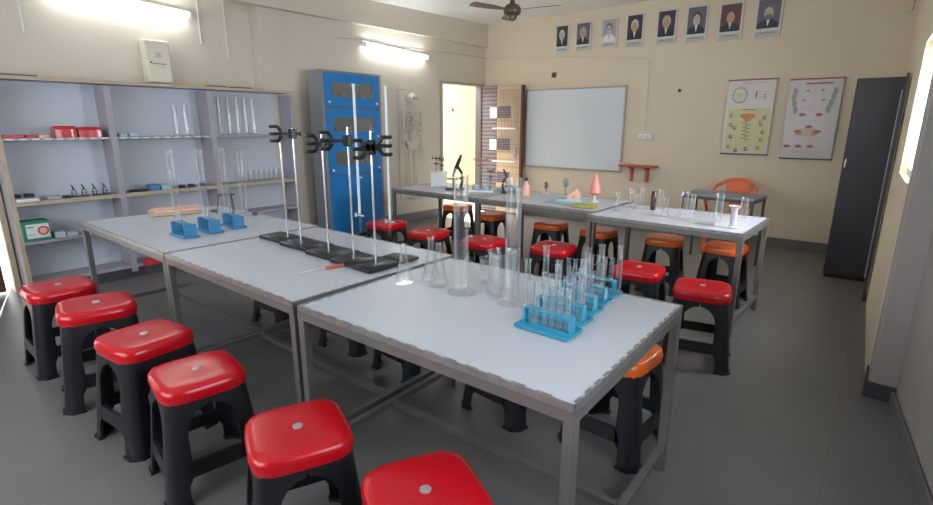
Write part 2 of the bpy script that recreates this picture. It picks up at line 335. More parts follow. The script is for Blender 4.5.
# ------------------------------------------------------------------ moulded stools
def se(r, z, n=5, seg=32, e=1.0):
    out = []
    for i in range(seg):
        a = 2*pi*i/seg; c, s = cos(a), sin(a); q = (abs(c)**n+abs(s)**n)**(-1/n); out.append((r*q*c, r*q*s*e, z))
    return out
def stool(seatmat, label, loc, rz, group):
    t = thing('plastic_stool', label, 'stool', loc, rz, group)
    M = MB(); M.loft([se(.160, .416), se(.164, .442), se(.160, .462), se(.151, .472), se(.130, .476, 4), se(.07, .473, 3), se(.02, .472, 2)], seatmat, True, True)
    so = M.build('seat', t)
    MB().lathe([(.016, .472), (.016, .4765), (.009, .4775)], 'badge', cap0=True, cap1=True, seg=14).build('centre_cap', so)
    W = lambda z: .150 + (.43-z)/.43*.046
    def ow(z):
        if z < .12: return .112+(.12-z)*.06
        if z < .28: return .093
        if z < .385: return .093*sqrt(max(0, 1-((z-.28)/.105)**2))
        return 0.0
    zs = [0, .03, .08, .12, .1201, .18, .24, .28, .31, .335, .355, .37, .38, .3849, .41, .432]
    th = .012; rc = .045
    for k in range(4):
        rows = []
        for z in zs:
            Wz = W(z); w_ = max(ow(z), .0006); ring = []
            def line(off):
                Wq = Wz-off; r = max(rc-off, .01); pts = [(w_, Wq), ((w_+Wq-r)/2, Wq)]
                for j in range(7):
                    a = pi/2-j*pi/12; pts.append((Wq-r+r*cos(a), Wq-r+r*sin(a)))
                pts += [(Wq, (w_+Wq-r)/2), (Wq, w_)]; return pts
            o_ = line(0); i_ = line(th)
            rows.append([(x, y, z) for x, y in o_] + [(x, y, z) for x, y in i_[::-1]])
        Rz = Matrix.Rotation(k*pi/2, 3, 'Z'); rows = [[Rz @ Vector(p) for p in r] for r in rows]
        lm = MB(); lm.loft([r[::-1] for r in rows], 'black', True, True)
        # foot flange
        f0 = [Rz @ Vector(p) for p in [(.112, W(0)+.006, 0), (W(0)-.03, W(0)+.006, 0), (W(0)+.006, W(0)-.03, 0), (W(0)+.006, .112, 0), (W(0)-.02, .112, 0), (W(0)-.045, W(0)-.045, 0), (.112, W(0)-.02, 0)]]
        lm.poly(f0[::-1], (0, 0, .012), 'black')
        lm.build('leg', t)
        a, b = W(.11), W(.172); hw0, hw1 = .118, .098
        st = MB(); st.add([Rz @ Vector(p) for p in [(-hw0, a, .11), (hw0, a, .11), (hw1, b, .172), (-hw1, b, .172), (-hw0, a-.016, .11), (hw0, a-.016, .11), (hw1, b-.016, .172), (-hw1, b-.016, .172)]],
             [(0, 3, 2, 1), (4, 5, 6, 7), (0, 1, 5, 4), (3, 7, 6, 2), (0, 4, 7, 3), (1, 2, 6, 5)], 'black')
        st.build('stretcher', t)
    MB().loft([se(.149, .405), se(.150, .430)], 'black').build('seat_rim', t)
    return t
GR = 'red-topped stools along the near side of the near tables'; GU = 'stools tucked under the far side of the near tables'
GB = 'red-topped stools in front of the far tables'; GO = 'orange-topped stools behind the far tables'
red0 = stool('red', 'red-topped black stool farthest left, beside the door edge and wall shelves', (-3.80, .72, 0), radians(0), GR); red0.scale = (1.06,)*3
for x, y, a, l in [(-3.20, .75, -12, 'red-topped black stool, second from the left in the front line'),
                   (-2.575, .765, 6, 'red-topped black stool, third from the left, its front corner towards us'),
                   (-2.07, .78, -9, 'red-topped black stool with a bright window glint on its seat, fourth in the front line'),
                   (-1.385, .81, -24, 'red-topped black stool before the joint of the near tables, grey cap at seat centre'),
                   (-.845, .86, -28, 'red-topped stool cut off by the bottom edge of the picture')]:
    o = dup(red0, (x, y, 0), radians(a), l, GR); k = {-3.20: 1.09, -2.575: 1.05}.get(x, 1); o.scale = (k, k, k)
for x, y, a, l in [(-3.89, 3.47, 4, 'red-topped stool farthest left in front of the far tables, behind the glass burette'),
                   (-3.25, 3.42, 8, 'red-topped stool second from left before the far tables, behind the conical flasks'),
                   (-2.62, 3.46, 0, 'red-topped stool behind the tall glass cylinders, third before the far tables'),
                   (-2.03, 3.64, 4, 'red-topped stool directly behind the turquoise test tube racks'),
                   (-1.235, 3.44, 6, 'red-topped stool second from the right end of the far tables'),
                   (-.765, 3.27, 12, 'red-topped stool alone by the right end of the far tables, standing nearest the open floor')]:
    dup(red0, (x, y, 0), radians(a), l, GB).scale = (1.02, 1.02, 1.02)
or0 = stool('orange', 'orange-topped stool under the near table\'s right end', (-.81, 2.10, 0), radians(-4), GU)
for x, y, a, l in [(-3.42, 2.0, 4, 'black stool deep under the middle near table, half hidden by the table legs'),
                   (-2.64, 2.05, 6, 'black stool tucked under behind the joint of middle and right near tables'),
                   (-2.08, 2.04, -4, 'black stool under the right near table just right of the joint legs'),
                   (-1.36, 2.04, -4, 'black stool under the middle of the right near table')]:
    dup(or0, (x, y, 0), radians(a), l, GU)
for x, y, a, l in [(-4.05, 4.80, 5, 'orange-topped stool behind the far tables below the microscope'),
                   (-3.36, 4.56, 0, 'orange-topped stool behind the leg joint of the two left far tables'),
                   (-2.57, 4.53, 6, 'orange-topped stool behind the far tables, left of centre below the models'),
                   (-2.03, 4.50, -4, 'orange-topped stool between the legs of the centre and right far tables'),
                   (-1.43, 4.56, 8, 'orange-topped stool under the right far table behind a red stool'),
                   (-.93, 4.57, -3, 'orange-topped stool at the right end of the far tables')]:
    dup(or0, (x, y, 0), radians(a), l, GO).scale = (.94, .94, 1.02)

# ------------------------------------------------------------------ wall shelving unit
SX0, SX1 = -5.75, -5.5; Y0, Y1 = .86, 3.50; SH = 1.81
su = thing('shelving_unit', 'open lilac-grey wall shelving unit with tan edges along the left wall', 'shelf', (-5.62, 2.18, 0))
def sub(mb, name, **k):
    mb.v = [(x+5.62, y-2.18, z) for x, y, z in mb.v]; return mb.build(name, su, **k)
sub(MB().box((SX0-.005, (Y0+Y1)/2, .95), (.01, Y1-Y0, 1.72), 'shelfback'), 'back_panel', label='pale blue back panel')
cx, dx = (SX0+SX1)/2, SX1-SX0
for y in (Y0-.0, 1.65, 2.555, Y1): sub(MB().box((cx, y, .92), (dx, .05 if y in (1.65, 2.555) else .03, 1.72), 'shelf').box((SX1+.003, y, .92), (.006, .05 if y in (1.65, 2.555) else .03, 1.72), 'wood' if y == Y0 else 'shelf'), 'upright')
sub(MB().box((cx, (Y0+Y1)/2, SH), (dx+.02, Y1-Y0+.04, .025), 'shelf').box((SX1+.012, (Y0+Y1)/2, SH), (.006, Y1-Y0+.04, .028), 'wood'), 'top_board')
for (a, b) in ((Y0+.015, 1.625), (1.675, 2.53), (2.58, Y1-.015)):
    for z, h in ((1.325, .018), (.80, .034), (.47, .025), (.115, .03)):
        mm = MB().box((cx, (a+b)/2, z), (dx, b-a, h), 'shelf').box((SX1+.003, (a+b)/2, z), (.006, b-a, h), 'wood' if z in (.80,) else 'shelf')
        if z > 1.3 and b < 3:
            n = 9
            for i in range(n): mm.box((SX1+.008, a+.05+i*(b-a-.1)/(n-1), z), (.004, .05, .012), 'label')
        sub(mm, 'shelf_board')
sub(MB().box((cx+.0, (Y0+Y1)/2, .05), (dx-.04, Y1-Y0, .10), 'darkskirt'), 'plinth', label='dark plinth')
sub(MB().box((SX1+.01, 1.80, .13), (.006, .16, .07), 'redcard'), 'sticker', label='red sticker')
def slab(name, label, cat, c, d, k, group=None, rz=0, bev=.003): return tag(MB().box((0, 0, 0), d, k, bev=bev).build(name, None, c, rz), label, cat, group)
zt = SH+.0125
for y, w_, l in ((1.02, .34, 'long dark strip board lying on top of the shelving at its left end'), (2.68, .20, 'short dark strip lying on the shelving top, right of centre'), (2.95, .22, 'short dark strip lying on the shelving top near its right end')):
    slab('dark_strip', l, 'board', (-5.60, y, zt+.009), (.12, w_, .016), 'darksteel', 'dark strips on the shelving top')
# red packets
def packet(c, d, label, group):
    M = MB(); rg = []
    for i in range(7):
        u = i/6-.5; sc = 1-.07*abs(2*u)**5; n = random.random()*.004
        rg.append([(x*d[0]/2*sc+n, u*d[1], (z*d[2]/2*sc)+d[2]/2*0) for x, z in ((-1, -1), (-.6, -1), (.6, -1), (1, -1), (1, .4), (.6, 1), (.1, .9), (-.5, 1), (-1, .5))])
    M.loft(rg, 'redcard', smooth=False)
    return tag(M.build('packet', None, c), label, 'packet', group)
z1 = 1.325+.009
packet((-5.58, 1.305, z1+.05), (.16, .15, .10), 'shiny red film packet on the upper shelf, left of the pair', 'red packets on the upper shelf')
packet((-5.58, 1.48, z1+.045), (.16, .17, .09), 'shiny red film packet on the upper shelf, right of the pair', 'red packets on the upper shelf')
for i, (y, w_) in enumerate(((.95, .14), (1.06, .06), (1.15, .07))):
    slab('flat_box', ['long flat dull red box at the left end of the upper shelf', 'flat dull red box second from the left on the upper shelf', 'flat pale red box beside the red film packets on the upper shelf'][i], 'box', (-5.56, y, z1+.0135), (.12, w_, .027), 'redcard' if i < 2 else 'peach', 'flat red boxes on the upper shelf')
for i, y in enumerate((1.74, 1.82)):
    slab('small_box', ['pale blue small box at left in the middle bay of the upper shelf', 'pale blue small box, the right one of two on the upper shelf'][i], 'box', (-5.56, y, z1+.0155), (.08, .065, .03), 'flblue', 'small blue boxes on the upper shelf')
# glass on the shelves
def lathe_glass(name, label, cat, loc, prof, group=None, seg=20, k='glass', extra=None):
    t = MB().lathe(prof, k, seg=seg)
    o = t.build(name, None, loc)
    return tag(o, label, cat, group)
def cyl_prof(r, h, foot=True, lip=.004):
    p = []
    if foot: p += [(r*1.9, 0), (r*1.9, .006), (r*1.5, .012), (r*1.05, .018)]
    else: p += [(r*.9, 0), (r, .006)]
    return p + [(r, .03), (r, h*.5), (r, h-.01), (r+lip, h-.003), (r+lip, h), (r-.003, h-.001), (r-.004, h*.5), (r-.004, .028), (.001, .024)]
for i, y in enumerate((2.69, 2.79, 2.885, 2.98, 3.07)):
    lathe_glass('measuring_cylinder', ['tall clear glass cylinder, leftmost of five on the right bay\'s upper shelf', 'tall clear glass cylinder, second of five on the right bay\'s upper shelf', 'tall clear glass cylinder, middle of five on the right bay\'s upper shelf', 'tall clear glass cylinder, fourth of five on the right bay\'s upper shelf', 'tall clear glass cylinder, rightmost of five on the right bay\'s upper shelf'][i], 'cylinder', (-5.6, y, z1), cyl_prof(.0225, .39), 'tall glass cylinders on the right bay upper shelf')
for i, (y, h) in enumerate(((2.24, .30), (2.34, .31))):
    lathe_glass('measuring_cylinder', ['glass cylinder on the middle bay upper shelf, left of two', 'glass cylinder on the middle bay upper shelf, right of two'][i], 'cylinder', (-5.6, y, z1), cyl_prof(.024, h), 'glass cylinders on the middle bay upper shelf')
z2 = .80+.0175
beak = [(.024, 0), (.028, .006), (.028, .085), (.032, .095), (.030, .095), (.026, .08), (.026, .01), (.001, .006)]
for i in range(8):
    lathe_glass('glass_beaker', 'small clear beaker in the row on the right bay middle shelf', 'beaker', (-5.57, 2.90+i*.062, z2), [(r*.9, z*1.3) for r, z in beak], 'small beakers on the right bay middle shelf')
# small dark instruments on the middle shelf
def microscope(name, label, cat, loc, rz, h, k='black', group=None):
    s = h/.38; t = thing(name, label, cat, loc, rz, group)
    MB().poly([(-.09*s, -.06*s, 0), (.09*s, -.07*s, 0), (.09*s, .07*s, 0), (-.09*s, .06*s, 0)], (0, 0, .025*s), k).build('base', t)
    MB().tube([(-.06*s, 0, .02*s), (-.085*s, 0, .10*s), (-.075*s, 0, .19*s), (-.03*s, 0, .25*s)], [.018*s, .016*s, .016*s, .018*s], k).build('arm', t)
    MB().box((.02*s, 0, .12*s), (.12*s, .11*s, .012*s), k).cyl((.02*s, 0, .03*s), (.02*s, 0, .11*s), .012*s, k).build('stage', t)
    MB().cyl((.03*s, 0, .14*s), (-.005*s, 0, .24*s), .012*s, 'chrome', .02*s).cyl((-.01*s, 0, .235*s), (-.055*s, 0, .34*s), .021*s, k).cyl((-.055*s, 0, .34*s), (-.072*s, 0, .38*s), .014*s, k).build('eyepiece_tube', t)
    MB().cyl((-.08*s, -.035*s, .13*s), (-.08*s, .035*s, .13*s), .018*s, k).build('focus_knob', t)
    return t
for i, y in enumerate((1.30, 1.375, 1.455, 1.535)):
    microscope('small_microscope', ['small dark instrument, leftmost of four in a row on the left bay middle shelf', 'small dark instrument, second of four in a row on the left bay middle shelf', 'small dark instrument, third of four in a row on the left bay middle shelf', 'small dark instrument, rightmost of four in a row on the left bay middle shelf'][i], 'microscope', (-5.56, y, z2), radians(100), .11, 'black', 'small dark instruments on the middle shelf')
slab('white_tray', 'flat white box at the left end of the middle shelf', 'box', (-5.54, .955, z2+.013), (.12, .15, .026), 'white')
for i, (y, w_) in enumerate(((.915, .05), (1.0, .06))): slab('dark_box', ['small dark object behind the flat white box, left one', 'small dark object behind the flat white box, right one'][i], 'box', (-5.66, y, z2+.026), (.08, w_, .05), 'darkgrey', 'dark boxes on the middle shelf')
slab('flat_case', 'flat grey case between white box and small instruments on the middle shelf', 'case', (-5.55, 1.14, z2+.014), (.10, .10, .026), 'greyplate')
slab('flat_case', 'small dark case left of the four small instruments', 'case', (-5.55, 1.235, z2+.011), (.08, .05, .02), 'darkgrey')
slab('cable_pack', 'flat dark pack at left in the middle bay of the middle shelf', 'pack', (-5.55, 1.80, z2+.011), (.10, .14, .02), 'black')
slab('blue_box', 'light blue box on the middle bay middle shelf', 'box', (-5.56, 1.935, z2+.03), (.10, .09, .058), 'bluerack')
slab('blue_box', 'pale blue smaller box right of the light blue one', 'box', (-5.56, 2.035, z2+.025), (.10, .075, .05), 'flblue')
for i, y in enumerate((2.20, 2.29, 2.40)): slab('clamp_block', ['small black block, left of three right of the blue boxes', 'small black block, middle of three right of the blue boxes', 'small black block beside the right-hand upright of the middle bay'][i], 'clamp', (-5.55, y, z2+.016), (.06, .05, .03), 'black', 'small black blocks on the middle shelf')
z3 = .47+.013
kit = thing('kit_box', 'green and white carton with a red disc on the lower shelf', 'box', (-5.56, .97, z3))
MB().box((0, 0, .085), (.14, .19, .17), 'green', bev=.004).build('carton', kit)
MB().box((.071, .01, .085), (.003, .155, .12), 'label').build('printed_panel', kit, label='white printed panel')
MB().cyl((.072, .045, .085), (.0745, .045, .085), .038, 'redcard', seg=24).cyl((.072, .045, .085), (.0755, .045, .085), .027, 'peach', seg=24).box((.0735, -.04, .12), (.002, .05, .008), 'green').box((.0735, -.035, .055), (.002, .06, .006), 'inkgrey').build('red_disc', kit, label='red disc print')
for i, (y, h) in enumerate(((1.13, .05), (1.22, .035), (1.33, .03))):
    slab('plastic_pouch', ['crumpled clear pouch beside the green carton on the lower shelf', 'clear pouch in the middle of the left bay lower shelf', 'flat clear pouch at the right of the left bay lower shelf'][i], 'pouch', (-5.57, y, z3+h/2), (.12, .08, h), 'shelfback', 'clear pouches on the lower shelf')

# ------------------------------------------------------------------ wall box, tube lights, pipes, cables
mb_ = thing('meter_box', 'cream metal wall box with small lock and dark markings above the shelving', 'box', (-5.83, 2.225, 1.84))
MB().box((0, 0, .21), (.13, .225, .40), 'cream', bev=.006).build('box_body', mb_)
d_ = MB().box((.068, 0, .21), (.008, .205, .385), 'cream', bev=.002).build('box_door', mb_)
MB().cyl((.07, -.075, .20), (.078, -.075, .20), .009, 'black').build('lock', d_)
M = MB()
for yy, zz, ww in ((0, .19, .12), (.02, .165, .08), (.01, .145, .04)): M.box((.0735, yy, zz), (.002, ww, .009 if zz > .18 else .005), 'ink1' if zz > .18 else 'inkgrey')
M.box((.0735, .0, .27), (.002, .05, .05), 'inkgrey'); M.build('printed_marking', d_)
def tubelight(label, a, b):
    a = Vector(a); b = Vector(b); c = (a+b)/2; t = thing('tube_light', label, 'lamp', c); a -= c; b -= c; d = (b-a).normalized(); n = Vector((.06, 0, 0)); up = Vector((0, 0, .012))
    L_ = (b-a).length; rz = atan2(d.y, d.x); 
    M = MB(); M.box((-.02, 0, .02), (.035, L_*1.02, .045), 'white', rx=math.asin(d.z), rz=rz-pi/2); M.build('batten', t)
    MB().cyl(a+d*.02+n*.55, b-d*.02+n*.55, .014, 'tube', seg=12).build('tube', t, label='glowing white tube')
    for p in (a, b): MB().box(p+n*.45, (.07, .025, .05), 'white', rz=rz-pi/2).build('end_cap', t)
tubelight('glowing tube light above the cream wall box', (-5.845, 1.40, 2.60), (-5.845, 2.60, 2.54))
tubelight('glowing tube light above the blue cupboard', (WB(4.70)+.05, 4.70, 2.475), (WB(5.78)+.05, 5.78, 2.405))
for i, (y, z0) in enumerate(((2.72, 2.28), (3.0, 2.16), (1.23, 2.2))):
    tag(MB().cyl((0, 0, 0), (0, 0, 2.98-z0 if i < 2 else .75), .007, 'white', seg=8).build('conduit', None, (-5.888, y, z0)), ['thin white vertical pipe on the wall right of the cream box', 'thin white vertical pipe nearest the wall corner', 'thin pale vertical pipe on the wall above the left bay'][i], 'pipe')
cab = [(WB(4.3)+.012, 4.3, 2.52), (WB(4.75)+.012, 4.75, 2.545), (WB(5.4)+.012, 5.4, 2.50), (WB(5.8)+.012, 5.8, 2.51), (WB(6.5)+.012, 6.5, 2.53), (WB(7.1)+.012, 7.11, 2.52), (-5.38, 7.122, 2.50)]
tag(MB().tube(cab, .006, 'inkgrey', 6).build('cable'), 'thin grey cable running along the left wall above the tube light', 'cable')
tag(MB().tube([(-5.36, 7.118, 2.50), (-4.2, 7.118, 2.44), (-3.08, 7.118, 2.36), (-2.72, 7.118, 2.32), (-2.655, 7.118, 2.28), (-2.64, 7.118, 1.35)], .008, 'cream', 6).build('conduit'), 'cream conduit across the front wall, turning down to the socket box', 'pipe')
sb = thing('socket_box', 'white socket box at the foot of the conduit, right of the whiteboard', 'socket', (-2.62, 7.10, 1.29))
MB().box((0, 0, 0), (.18, .05, .085), 'white', bev=.006).build('socket_case', sb)
MB().box((-.04, -.027, 0), (.035, .006, .05), 'cream').build('switch', sb); MB().box((.035, -.027, 0), (.045, .006, .05), 'cream').build('switch', sb)
for x, z, l in ((-4.10, 2.18, 'small dark wall switch above the whiteboard'), (-2.23, 1.885, 'tiny dark wall hook right of the whiteboard')):
    s = .07 if x < -3 else .035
    tag(MB().box((0, 0, 0), (s, .02, s*1.05), 'brown', bev=.003).box((0, -.012, 0), (s*.45, .006, s*.5), 'black').build('wall_switch', None, (x, 7.118, z)), l, 'switch')

# ------------------------------------------------------------------ blue glazed cupboard
bc = thing('glazed_cupboard', 'tall blue and grey steel cupboard with glazed upper doors', 'cupboard', (-5.425, 4.24, 0))
D, Wd, Hc = .27, .92, 2.075
MB().box((-.025, 0, Hc/2+.02), (D-.05, Wd, Hc-.04), 'cup_grey', bev=.008).box((D/2-.03, -.44, Hc/2+.02), (.06, .04, Hc-.04), 'cup_grey').box((D/2-.03, .44, Hc/2+.02), (.06, .04, Hc-.04), 'cup_grey').box((D/2-.03, 0, Hc-.012), (.06, .84, .024), 'cup_grey').box((D/2-.03, 0, .055), (.06, .84, .03), 'cup_grey').build('cabinet_body', bc)
for y in (-.42, .42): MB().box((.0, y, .03), (D-.04, .05, .06), 'darksteel').build('foot', bc)
rows = [(1.66, 2.05), (1.25, 1.64), (.845, 1.235), (.07, .83)]
for i, (a, b) in enumerate(rows):
    d = MB()
    if i < 3:
        yw = .64; zm = (a+b)/2; h = b-a; gh = .17; xm = D/2-.012; th = .052
        d.box((xm, 0, b-(h-gh)/4), (th, .836, (h-gh)/2), 'cup_blue'); d.box((xm, 0, a+(h-gh)/4), (th, .836, (h-gh)/2), 'cup_blue')
        for s in (-1, 1): d.box((xm, s*.369, zm), (th, .098, gh+.002), 'cup_blue')
        door = d.build('cupboard_door', bc)
        MB().box((D/2+.006, 0, zm), (.004, yw, gh), 'smoke').build('door_glass', door, label='dusty door glass')
        for q in range(8):
            hh = (.09, .07, .11, .06, .10)[(q*3+i) % 5]; rr = .016+.003*((q+i) % 3)
            bt = MB().lathe([(rr, 0), (rr, hh*.62), (rr*.45, hh*.78), (rr*.45, hh)], ('cream', 'amber', 'greyplate', 'sage')[(q+i) % 4], seg=10, cap1=True).build('reagent_bottle', None, (-5.425+D/2-.019, 4.24-.28+q*.08, zm-gh/2+.001))
            tag(bt, 'dim bottle behind the dusty glass of the blue cupboard\'s %s door' % ('top', 'second', 'third')[i], 'bottle', 'bottles behind the %s glass of the blue cupboard' % ('top', 'second', 'third')[i])
        for s in (-1, 1): MB().cyl((D/2+.016, s*.37, a+.05), (D/2+.03, s*.37, a+.05), .014, 'white', seg=10).build('door_knob', door)
    else:
        door = d.box((D/2+.008, 0, (a+b)/2), (.016, .84, b-a), 'cup_blue', bev=.003).build('cupboard_door', bc)
        MB().box((D/2+.02, .05, b-.05), (.012, .04, .02), 'white').build('door_handle', door)

# ------------------------------------------------------------------ hanging skeleton
sk = thing('skeleton_model', 'pale full-height skeleton model hanging beside the blue cupboard', 'skeleton', (-5.46, 5.45, .36))
MB().ball((0, 0, 1.45), .075, 'bone', 1.1, .85, 1.15).box((.03, 0, 1.38), (.07, .07, .05), 'bone', bev=.012).ball((.07, -.028, 1.455), .018, 'ink1', seg=8, n=5).ball((.07, .028, 1.455), .018, 'ink1', seg=8, n=5).build('skull', sk)
MB().tube([(0, 0, 1.36), (-.02, 0, 1.2), (-.01, 0, 1.0), (.01, 0, .86), (0, 0, .78)], .016, 'bone').build('spine', sk)
M = MB()
for i in range(8):
    z = 1.24-i*.033; rx, ry = .07+.01*min(i, 4), .085+.012*min(i, 5)
    M.tube([(rx*cos(a)*.9, ry*sin(a), z-.02*cos(a)) for a in [pi+2*pi*j/14 for j in range(15)]], .006, 'bone', 5)
M.box((.085, 0, 1.15), (.012, .03, .18), 'bone'); M.tube([(.03, -.17, 1.28), (.06, 0, 1.27), (.03, .17, 1.28)], .008, 'bone'); M.build('ribcage', sk)
M = MB(); M.loft([[(.055*sx_*cos(a), .12*sx_*sin(a), z) for a in [2*pi*j/16 for j in range(16)]] for z, sx_ in ((.86, 1.15), (.82, 1.1), (.77, .7), (.73, .5))], 'bone', False, False); M.build('pelvis', sk)
for s in (-1, 1):
    M = MB(); M.tube([(0, s*.17, 1.27), (0, s*.185, 1.0), (0, s*.185, .98)], [.014, .009, .013], 'bone'); M.tube([(0, s*.178, .97), (.02, s*.19, .75)], .007, 'bone'); M.tube([(0, s*.192, .97), (.02, s*.20, .75)], .006, 'bone')
    for j in range(5): M.tube([(.02, s*.19+(j-2)*.009, .74), (.025, s*.19+(j-2)*.014, .65-.01*abs(j-2))], .004, 'bone', 5)
    M.build('arm', sk)
    M = MB(); M.tube([(0, s*.09, .78), (.0, s*.075, .42), (.0, s*.07, .40)], [.018, .012, .02], 'bone'); M.tube([(0, s*.068, .39), (0, s*.07, .05)], [.013, .009], 'bone'); M.tube([(-.01, s*.085, .38), (-.01, s*.085, .05)], .006, 'bone')
    M.box((.04, s*.075, .02), (.15, .05, .03), 'bone', bev=.01); M.build('leg', sk)
MB().tube([(-.09, -.20, 0.0), (-.09, -.20, 1.57), (0, -.16, 1.575), (0, 0, 1.57), (0, 0, 1.53)], .006, 'inkgrey', 6).tube([(-.09, -.2, .005), (-.02, -.05, .005)], .006, 'inkgrey', 6).build('hanging_bracket', sk)

# ------------------------------------------------------------------ front wall: whiteboard, red shelf, charts, portraits
wb = thing('whiteboard', 'large framed whiteboard on the front wall right of the doorway', 'whiteboard', (-3.75, 7.11, 1.385))
MB().box((0, 0, 0), (1.60, .016, 1.16), 'whiteboard').build('board_surface', wb)
M = MB()
for s in (-1, 1): M.box((s*.805, -.003, 0), (.022, .03, 1.19), 'alu'); M.box((0, -.003, s*.585), (1.61, .03, .022), 'alu')
M.build('board_frame', wb)
rs = thing('wall_shelf', 'small red-brown wooden shelf on two brackets below the whiteboard corner', 'shelf', (-2.655, 7.02, .885))
MB().box((0, 0, .012), (.50, .21, .024), 'redwood', bev=.003).build('shelf_board', rs)
for x in (-.13, .09): MB().poly([(x, .10, 0), (x, -.07, 0), (x, .06, -.05), (x, .07, -.21), (x, .10, -.21)], (.035, 0, 0), 'redwood').build('bracket', rs)
slab('duster', 'pale orange duster at the left end of the red shelf', 'duster', (-2.84, 6.98, .885+.036), (.13, .05, .022), 'peach')

def person_portrait(x, zc, wdt, h, label, bg, hair, skin='skin', beard=False, coat_='suit', glasses=False, tie=False, rot=0):
    t = thing('framed_portrait', label, 'picture', (x, 7.112, zc), 0, 'row of portraits along the top of the front wall')
    MB().box((0, 0, 0), (wdt, .018, h), 'paper', bev=.003).build('picture_backing', t)
    pw, ph = wdt*.84, h*.74; zo = h*.09; y = -.010
    M = MB(); M.box((0, y, zo), (pw, .003, ph), bg)
    def disc(cx, cz, rx, rz, k, lay):
        M.poly([(cx+rx*cos(a), y-.0015-.0012*lay, cz+rz*sin(a)) for a in [2*pi*i/20 for i in range(20)]], (0, -.0012, 0), k)
    b = zo-ph/2
    M.poly([(-pw*.47, y-.0015, b), (-pw*.44, y-.0015, b+ph*.18), (-pw*.16, y-.0015, b+ph*.31), (pw*.16, y-.0015, b+ph*.31), (pw*.44, y-.0015, b+ph*.18), (pw*.47, y-.0015, b)], (0, -.0012, 0), coat_)
    M.poly([(-pw*.08, y-.003, b+ph*.31), (0, y-.003, b+ph*.06), (pw*.08, y-.003, b+ph*.31)], (0, -.0012, 0), 'label')
    if tie: M.poly([(-pw*.025, y-.0045, b+ph*.27), (0, y-.0045, b+ph*.03), (pw*.025, y-.0045, b+ph*.27)], (0, -.0012, 0), 'inkr')
    cz = b+ph*.52
    disc(0, cz+ph*.06, pw*.26, ph*.25, hair, 1.5)
    disc(0, cz-.01*ph, pw*.20, ph*.215, skin, 3)
    if beard: disc(0, cz-ph*.13, pw*.16, ph*.11, hair, 4.2)
    disc(-pw*.07, cz+ph*.02, pw*.022, ph*.012, 'ink1', 5.5); disc(pw*.07, cz+ph*.02, pw*.022, ph*.012, 'ink1', 5.5)
    disc(0, cz-ph*.035, pw*.02, ph*.035, 'inko' if skin == 'skin' else 'inkgrey', 5.5); disc(0, cz-ph*.10, pw*.05, ph*.011, 'inkr', 6)
    if glasses:
        for s in (-1, 1): disc(s*pw*.075, cz+ph*.02, pw*.055, ph*.035, 'ink1', 4.2)
    M.build('portrait_print', t)
    M = MB(); zz = -h/2+h*.085
    M.box((0, -.010, zz), (pw, .003, h*.12), 'inkgrey'); M.box((0, -.0122, zz+.008), (pw*.6, .002, .006), 'ink1'); M.box((0, -.0122, zz-.008), (pw*.7, .002, .004), 'paper'); M.build('caption_strip', t)
PX = [(-3.98, 2.677, .215, .375), (-3.642, 2.678, .235, .38), (-3.25, 2.685, .235, .375), (-2.887, 2.679, .24, .41), (-2.470, 2.678, .25, .41), (-2.10, 2.673, .255, .42), (-1.712, 2.658, .265, .41), (-1.31, 2.655, .275, .42)]
PD = [('small portrait of a white-haired person in dark suit, first from left', 'bgd', 'hairw', 'skin2', False, 'suit', False, True),
      ('portrait of a bald person with glasses and dark suit, second from left', 'bgm', 'hairg', 'skin', False, 'suit', True, True),
      ('portrait of a person in a white coat on pale ground, third from left', 'bgw', 'bgm', 'skin2', False, 'label', True, True),
      ('portrait of a white-haired person with white collar on dark ground, fourth from left', 'bgd', 'hairw', 'skin', False, 'suit', False, False),
      ('portrait of a person with full light brown hair, fifth from left', 'bgd', 'beige', 'skin', False, 'suit', False, False),
      ('portrait of a pale person in dark robe on violet-grey ground, sixth from left', 'bgm', 'hairb', 'skin2', False, 'suit', False, False),
      ('portrait of a brown-haired person in a suit and tie on maroon ground, seventh from left', 'bgr', 'hairb', 'skin', False, 'suit', False, True),
      ('portrait of a bearded person in black on grey ground, rightmost and nearest the corner', 'bgm', 'ink1', 'skin2', True, 'suit', False, False)]
for (x, z, wd, h), (l, bg, hr, sk_, bd, ct, gl, ti) in zip(PX, PD): person_portrait(x, z, wd, h, l, bg, hr, sk_, bd, ct, gl, ti)

